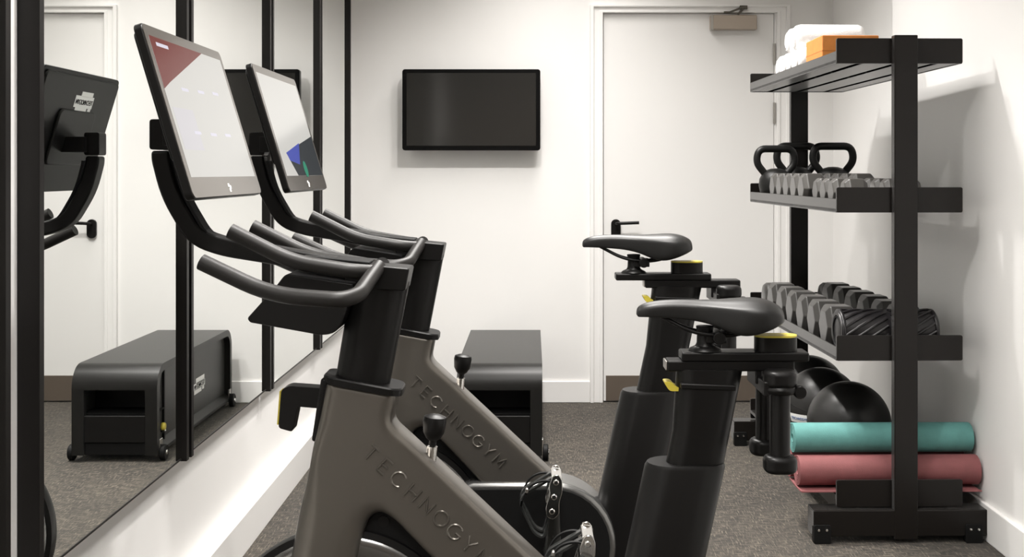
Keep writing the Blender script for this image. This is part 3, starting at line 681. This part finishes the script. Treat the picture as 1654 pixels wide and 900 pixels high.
word('TECHNOGYM', .0088, .009, .0011, lambda u, v: on_ball(u - .035, v, .0014), MB()).build('label_lettering', M['blueprint'], lbo)

# rolled mats ---------------------------------------------------------
def spiral(r0, r1, turns, th, n=90):
    pts = []
    for i in range(n + 1):
        a = 2 * PI * turns * i / n; r = r0 + (r1 - r0) * i / n; pts.append((r * math.cos(a + .9), r * math.sin(a + .9)))
    return ribbon(pts, th)
def rolled(X, Y, z, r, m, label, half=.302, flap=False):
    lx, ly = to_l(X, Y)
    t = thing('yoga_mat', label, 'yoga mat', RW(lx, ly, z), TH, 'rolled yoga mats on the bottom tray')
    th = .0058
    MB().prism(spiral(.014, r - th / 2, (r - .014) / th * .86, th * .86), 'x', -half, half).build('roll', m, t, bevel=.0008, seg=1, angle=50)
    MB().lathe([(.001, -half + .02), (.0155, -half + .02), (.0155, half - .02), (.001, half - .02)], (0, 0, 0), 'x', 20).build('roll_core', m, t)
    if flap:
        MB().prism(ribbon([(.10, -r - .0005), (.02, -r - .0035), (-.055, -r - .0030), (-.075, -r + .0005)], .0052), 'x', -half - .002, half - .01).build('loose_flap', m, t, bevel=.001)
    return t
rolled(1.188, 3.945, .150 + .0555 + .0075, .0545, M['red'], 'dusty red rolled yoga mat with loose flap on the tray, under the teal mat', flap=True)
rolled(1.180, 4.056, .150 + .0555 + .0075, .0545, M['red'], 'dusty red yoga mat roll hidden behind the front red roll, only its end showing', half=.298)
rolled(1.184, 4.000, .150 + .0630 + .0965, .0545, M['teal'], 'teal yoga mat rolled up on top of the two red rolls')

# towels and orange blocks on the top shelf ---------------------------
def towel(X, Y, z, label, half=.13):
    lx, ly = to_l(X, Y); r = .052
    t = thing('rolled_towel', label, 'towel', RW(lx, ly, z), TH + random.uniform(-.03, .03), 'white rolled towels on the top shelf')
    pr = [(.004, -half - .004), (.020, -half - .007), (.036, -half - .004), (.047, -half + .004), (r, -half + .02), (r * 1.0, 0), (r, half - .02), (.046, half - .003), (.02, half), (.001, half)]
    MB().lathe(pr, (0, 0, 0), 'x', 40).build('roll', M['towel'], t, angle=80)
    pts = [( -half - .006, .006 * (1 + i / 11.) * math.cos(i * .45), .006 * (1 + i / 11.) * math.sin(i * .45)) for i in range(0, 54)]
    MB().tube(pts, .0028, n=6).build('spiral_edge', M['towel'], t)
zt = 1.5805 + .052
for i, Y in enumerate((4.470, 4.577, 4.684, 4.791)):
    towel(1.135, Y, zt, 'white rolled towel in the bottom row on the top shelf, ' + ['beside the orange block', 'second from the orange block', 'third from the orange block', 'farthest from the orange block'][i])
for i, Y in enumerate((4.5235, 4.6305)):
    towel(1.138, Y, zt + .092, ['white rolled towel on top of the row, nearer the orange block', 'white rolled towel on top of the row, farther from the orange block'][i])
for i, (Y, d) in enumerate(((4.105, .064), (4.222, .050))):
    lx, ly = to_l(1.092, Y)
    t = thing('exercise_block', ['orange exercise block in front of the other orange block on the top shelf', 'orange exercise block behind the first one, beside the white towels'][i], 'block', RW(lx, ly, 1.5805), TH, 'orange blocks on the top shelf')
    MB().box(-.098, .098, -d, d, 0, .100).build('block_body', M['orange'], t, bevel=.004)
    MB().box(-.0985, .0985, -d - .0005, d + .0005, .046, .048).build('glue_line', mat('cork_seam', (.40, .14, .03), .7, bump=.1), t)

# ------------------------------------------------------------------ bench
bn = thing('storage_bench', 'black low padded storage bench against the wall below the television', 'bench', (-.137, 5.50, 0))
W2, Y0, Y1, ZT = .178, -.608, .608, .402
def arc2(cy, cz, r, a0, a1, n=9): return [(cy + r * math.cos(math.radians(a0 + (a1 - a0) * i / n)), cz + r * math.sin(math.radians(a0 + (a1 - a0) * i / n))) for i in range(n + 1)]
RB = .095; TK = .032
outer = [(Y0, .302)] + arc2(Y0 + RB, ZT - RB, RB, 180, 90) + arc2(Y1 - RB, ZT - RB, RB, 90, 0) + [(Y1, .030)]
inner = [(Y1 - TK, .030)] + arc2(Y1 - RB, ZT - RB, RB - TK, 0, 90) + arc2(Y0 + RB, ZT - RB, RB - TK, 90, 180) + [(Y0 + TK, .302)]
sh = MB().prism(outer + inner, 'x', -W2, W2)
for s_ in (-1, 1):
    a, b = sorted((s_ * W2, s_ * (W2 - .050))); sh.box(a, b, Y0, Y0 + TK, .030, .302)
shell = sh.build('shell', M['bench'], bn, angle=30)
MB().box(-W2 + .0505, W2 - .0505, Y0 + .004, Y0 + .024, .082, .194).build('drawer', M['black'], bn, bevel=.003)
MB().box(-W2 + .0505, W2 - .0505, Y0 + .012, Y0 + TK, .030, .080).build('lower_rail', M['blackmatte'], bn, bevel=.002)
MB().box(-W2 + .02, W2 - .02, Y0 + .16, Y0 + .17, .06, .36).box(-W2 + .02, W2 - .02, Y0 + .03, Y0 + .165, .194, .200).build('compartment', M['blackmatte'], bn)
for s_ in (-1, 1):
    a, b = sorted((s_ * (W2 - .040), s_ * (W2 - .030)))
    sp = MB().box(a, b, Y0 + TK, Y1 - TK, .060, ZT - TK).build('side_panel', M['benchpanel'], bn, bevel=.002)
    a, b = sorted((s_ * (W2 - .03), s_ * W2))
    MB().prism([(a, .030), (b, .030), (b, .044), (a, .070)] if s_ > 0 else [(a, .030), (b, .030), (b, .070), (a, .044)], 'y', Y0 + TK, Y1 - TK).build('sill', M['bench'], bn, bevel=.002)
    xx = s_ * (W2 - .0298)
    bw = MB()
    for y0, y1, z0, z1 in ((.06, .20, .205, .232), (.02, .21, .180, .210), (.03, .15, .160, .184), (.165, .195, .164, .184)):
        aa, bb = sorted((xx, xx + s_ * .0012)); bw.box(aa, bb, y0, y1, z0, z1)
    bg = bw.build('badge', M['white'], sp)
    word('TECHNOGYM', .0195, .016, .0013, lambda u, v, s_=s_, xx=xx: (xx + s_ * .0018, (.038 + u) if s_ > 0 else (.194 - u), .195 + v), MB()).build('badge_lettering', M['blackmatte'], bg)
    for yy in ((Y0 + .045, Y1 - .045) if s_ < 0 else (Y0 + .045,)):
        wl = MB().lathe([(.010, -.012), (.030, -.012), (.034, -.008), (.034, .008), (.030, .012), (.010, .012)], (s_ * (W2 + .014), yy, .0345), 'x', 24).build('wheel', M['blackmatte'], bn, angle=40)
        MB().lathe([(.001, -.016), (.010, -.016), (.012, -.010), (.012, .010), (.010, .016), (.001, .016)], (s_ * (W2 + .014), yy, .0345), 'x', 16).box(*sorted((s_ * (W2 - .004), s_ * (W2 + .004))), yy - .018, yy + .018, .026, .092).build('wheel_bracket', M['chrome'], wl, bevel=.002)
    if s_ > 0: continue
    MB().lathe([(.001, -.008), (.014, -.008), (.016, -.004), (.016, .004), (.014, .008), (.001, .008)], (s_ * (W2 + .006), Y0 + .065, .138), 'x', 20).build('release_knob', M['yellow'], bn)
    MB().tube([(s_ * (W2 - .012), Y0 + .09, .115), (s_ * (W2 + .004), Y0 + .09, .122)], .010, n=14).build('release_pin', M['chrome'], bn)
MB().box(-W2 + .03, W2 - .03, Y0 + .05, Y1 - .05, .032, .060).build('floor_panel', M['blackmatte'], bn)

# ------------------------------------------------------------------ ceiling downlights, plus an added fill light
def lamp(x, y, p, size=.09, spread=140):
    d = bpy.data.lights.new('downlight', 'AREA'); d.shape = 'DISK'; d.size = size; d.energy = p; d.color = (1.0, .972, .938); d.spread = math.radians(spread)
    o = bpy.data.objects.new('downlight', d); COL.objects.link(o); o.location = (x, y, ZC - .02); return o
for x, y, p in ((.46, 4.49, 17), (-.08, 4.49, 22), (-.08, 2.4, 24), (-.05, -.1, 30)):
    lamp(x, y, p)
d = bpy.data.lights.new('added_fill', 'AREA'); d.shape = 'RECTANGLE'; d.size = .6; d.size_y = 6.6; d.energy = 108; d.spread = math.radians(122); d.color = (1.0, .965, .925)  # unseen area light added for soft, even ambience
o = bpy.data.objects.new('added_fill', d); COL.objects.link(o); o.location = (.15, 2.6, ZC - .03)
w = bpy.data.worlds.new('room_world'); SC.world = w; w.use_nodes = True
w.node_tree.nodes['Background'].inputs[0].default_value = (1, .97, .93, 1); w.node_tree.nodes['Background'].inputs[1].default_value = .3

# ------------------------------------------------------------------ camera
cd = bpy.data.cameras.new('camera'); cam = bpy.data.objects.new('camera', cd); COL.objects.link(cam)
cam.location = (0, 0, CAM_Z); cam.rotation_euler = (math.radians(90), 0, 0)
cd.sensor_fit = 'HORIZONTAL'; cd.sensor_width = 36; cd.lens = 1900 * 36 / 1654
cd.shift_x = -(860 - 827) / 1654; cd.shift_y = -(450 - 278) / 1654; cd.clip_start = .05
SC.camera = cam
vs_ = SC.view_settings; vs_.view_transform = 'Standard'; vs_.look = 'None'; vs_.gamma = 1; vs_.use_curve_mapping = False; vs_.exposure = 0.13
try: SC.display_settings.display_device = 'sRGB'
except Exception: pass
SC.cycles.max_bounces = 14; SC.cycles.diffuse_bounces = 8; SC.cycles.glossy_bounces = 8; SC.cycles.use_denoising = True
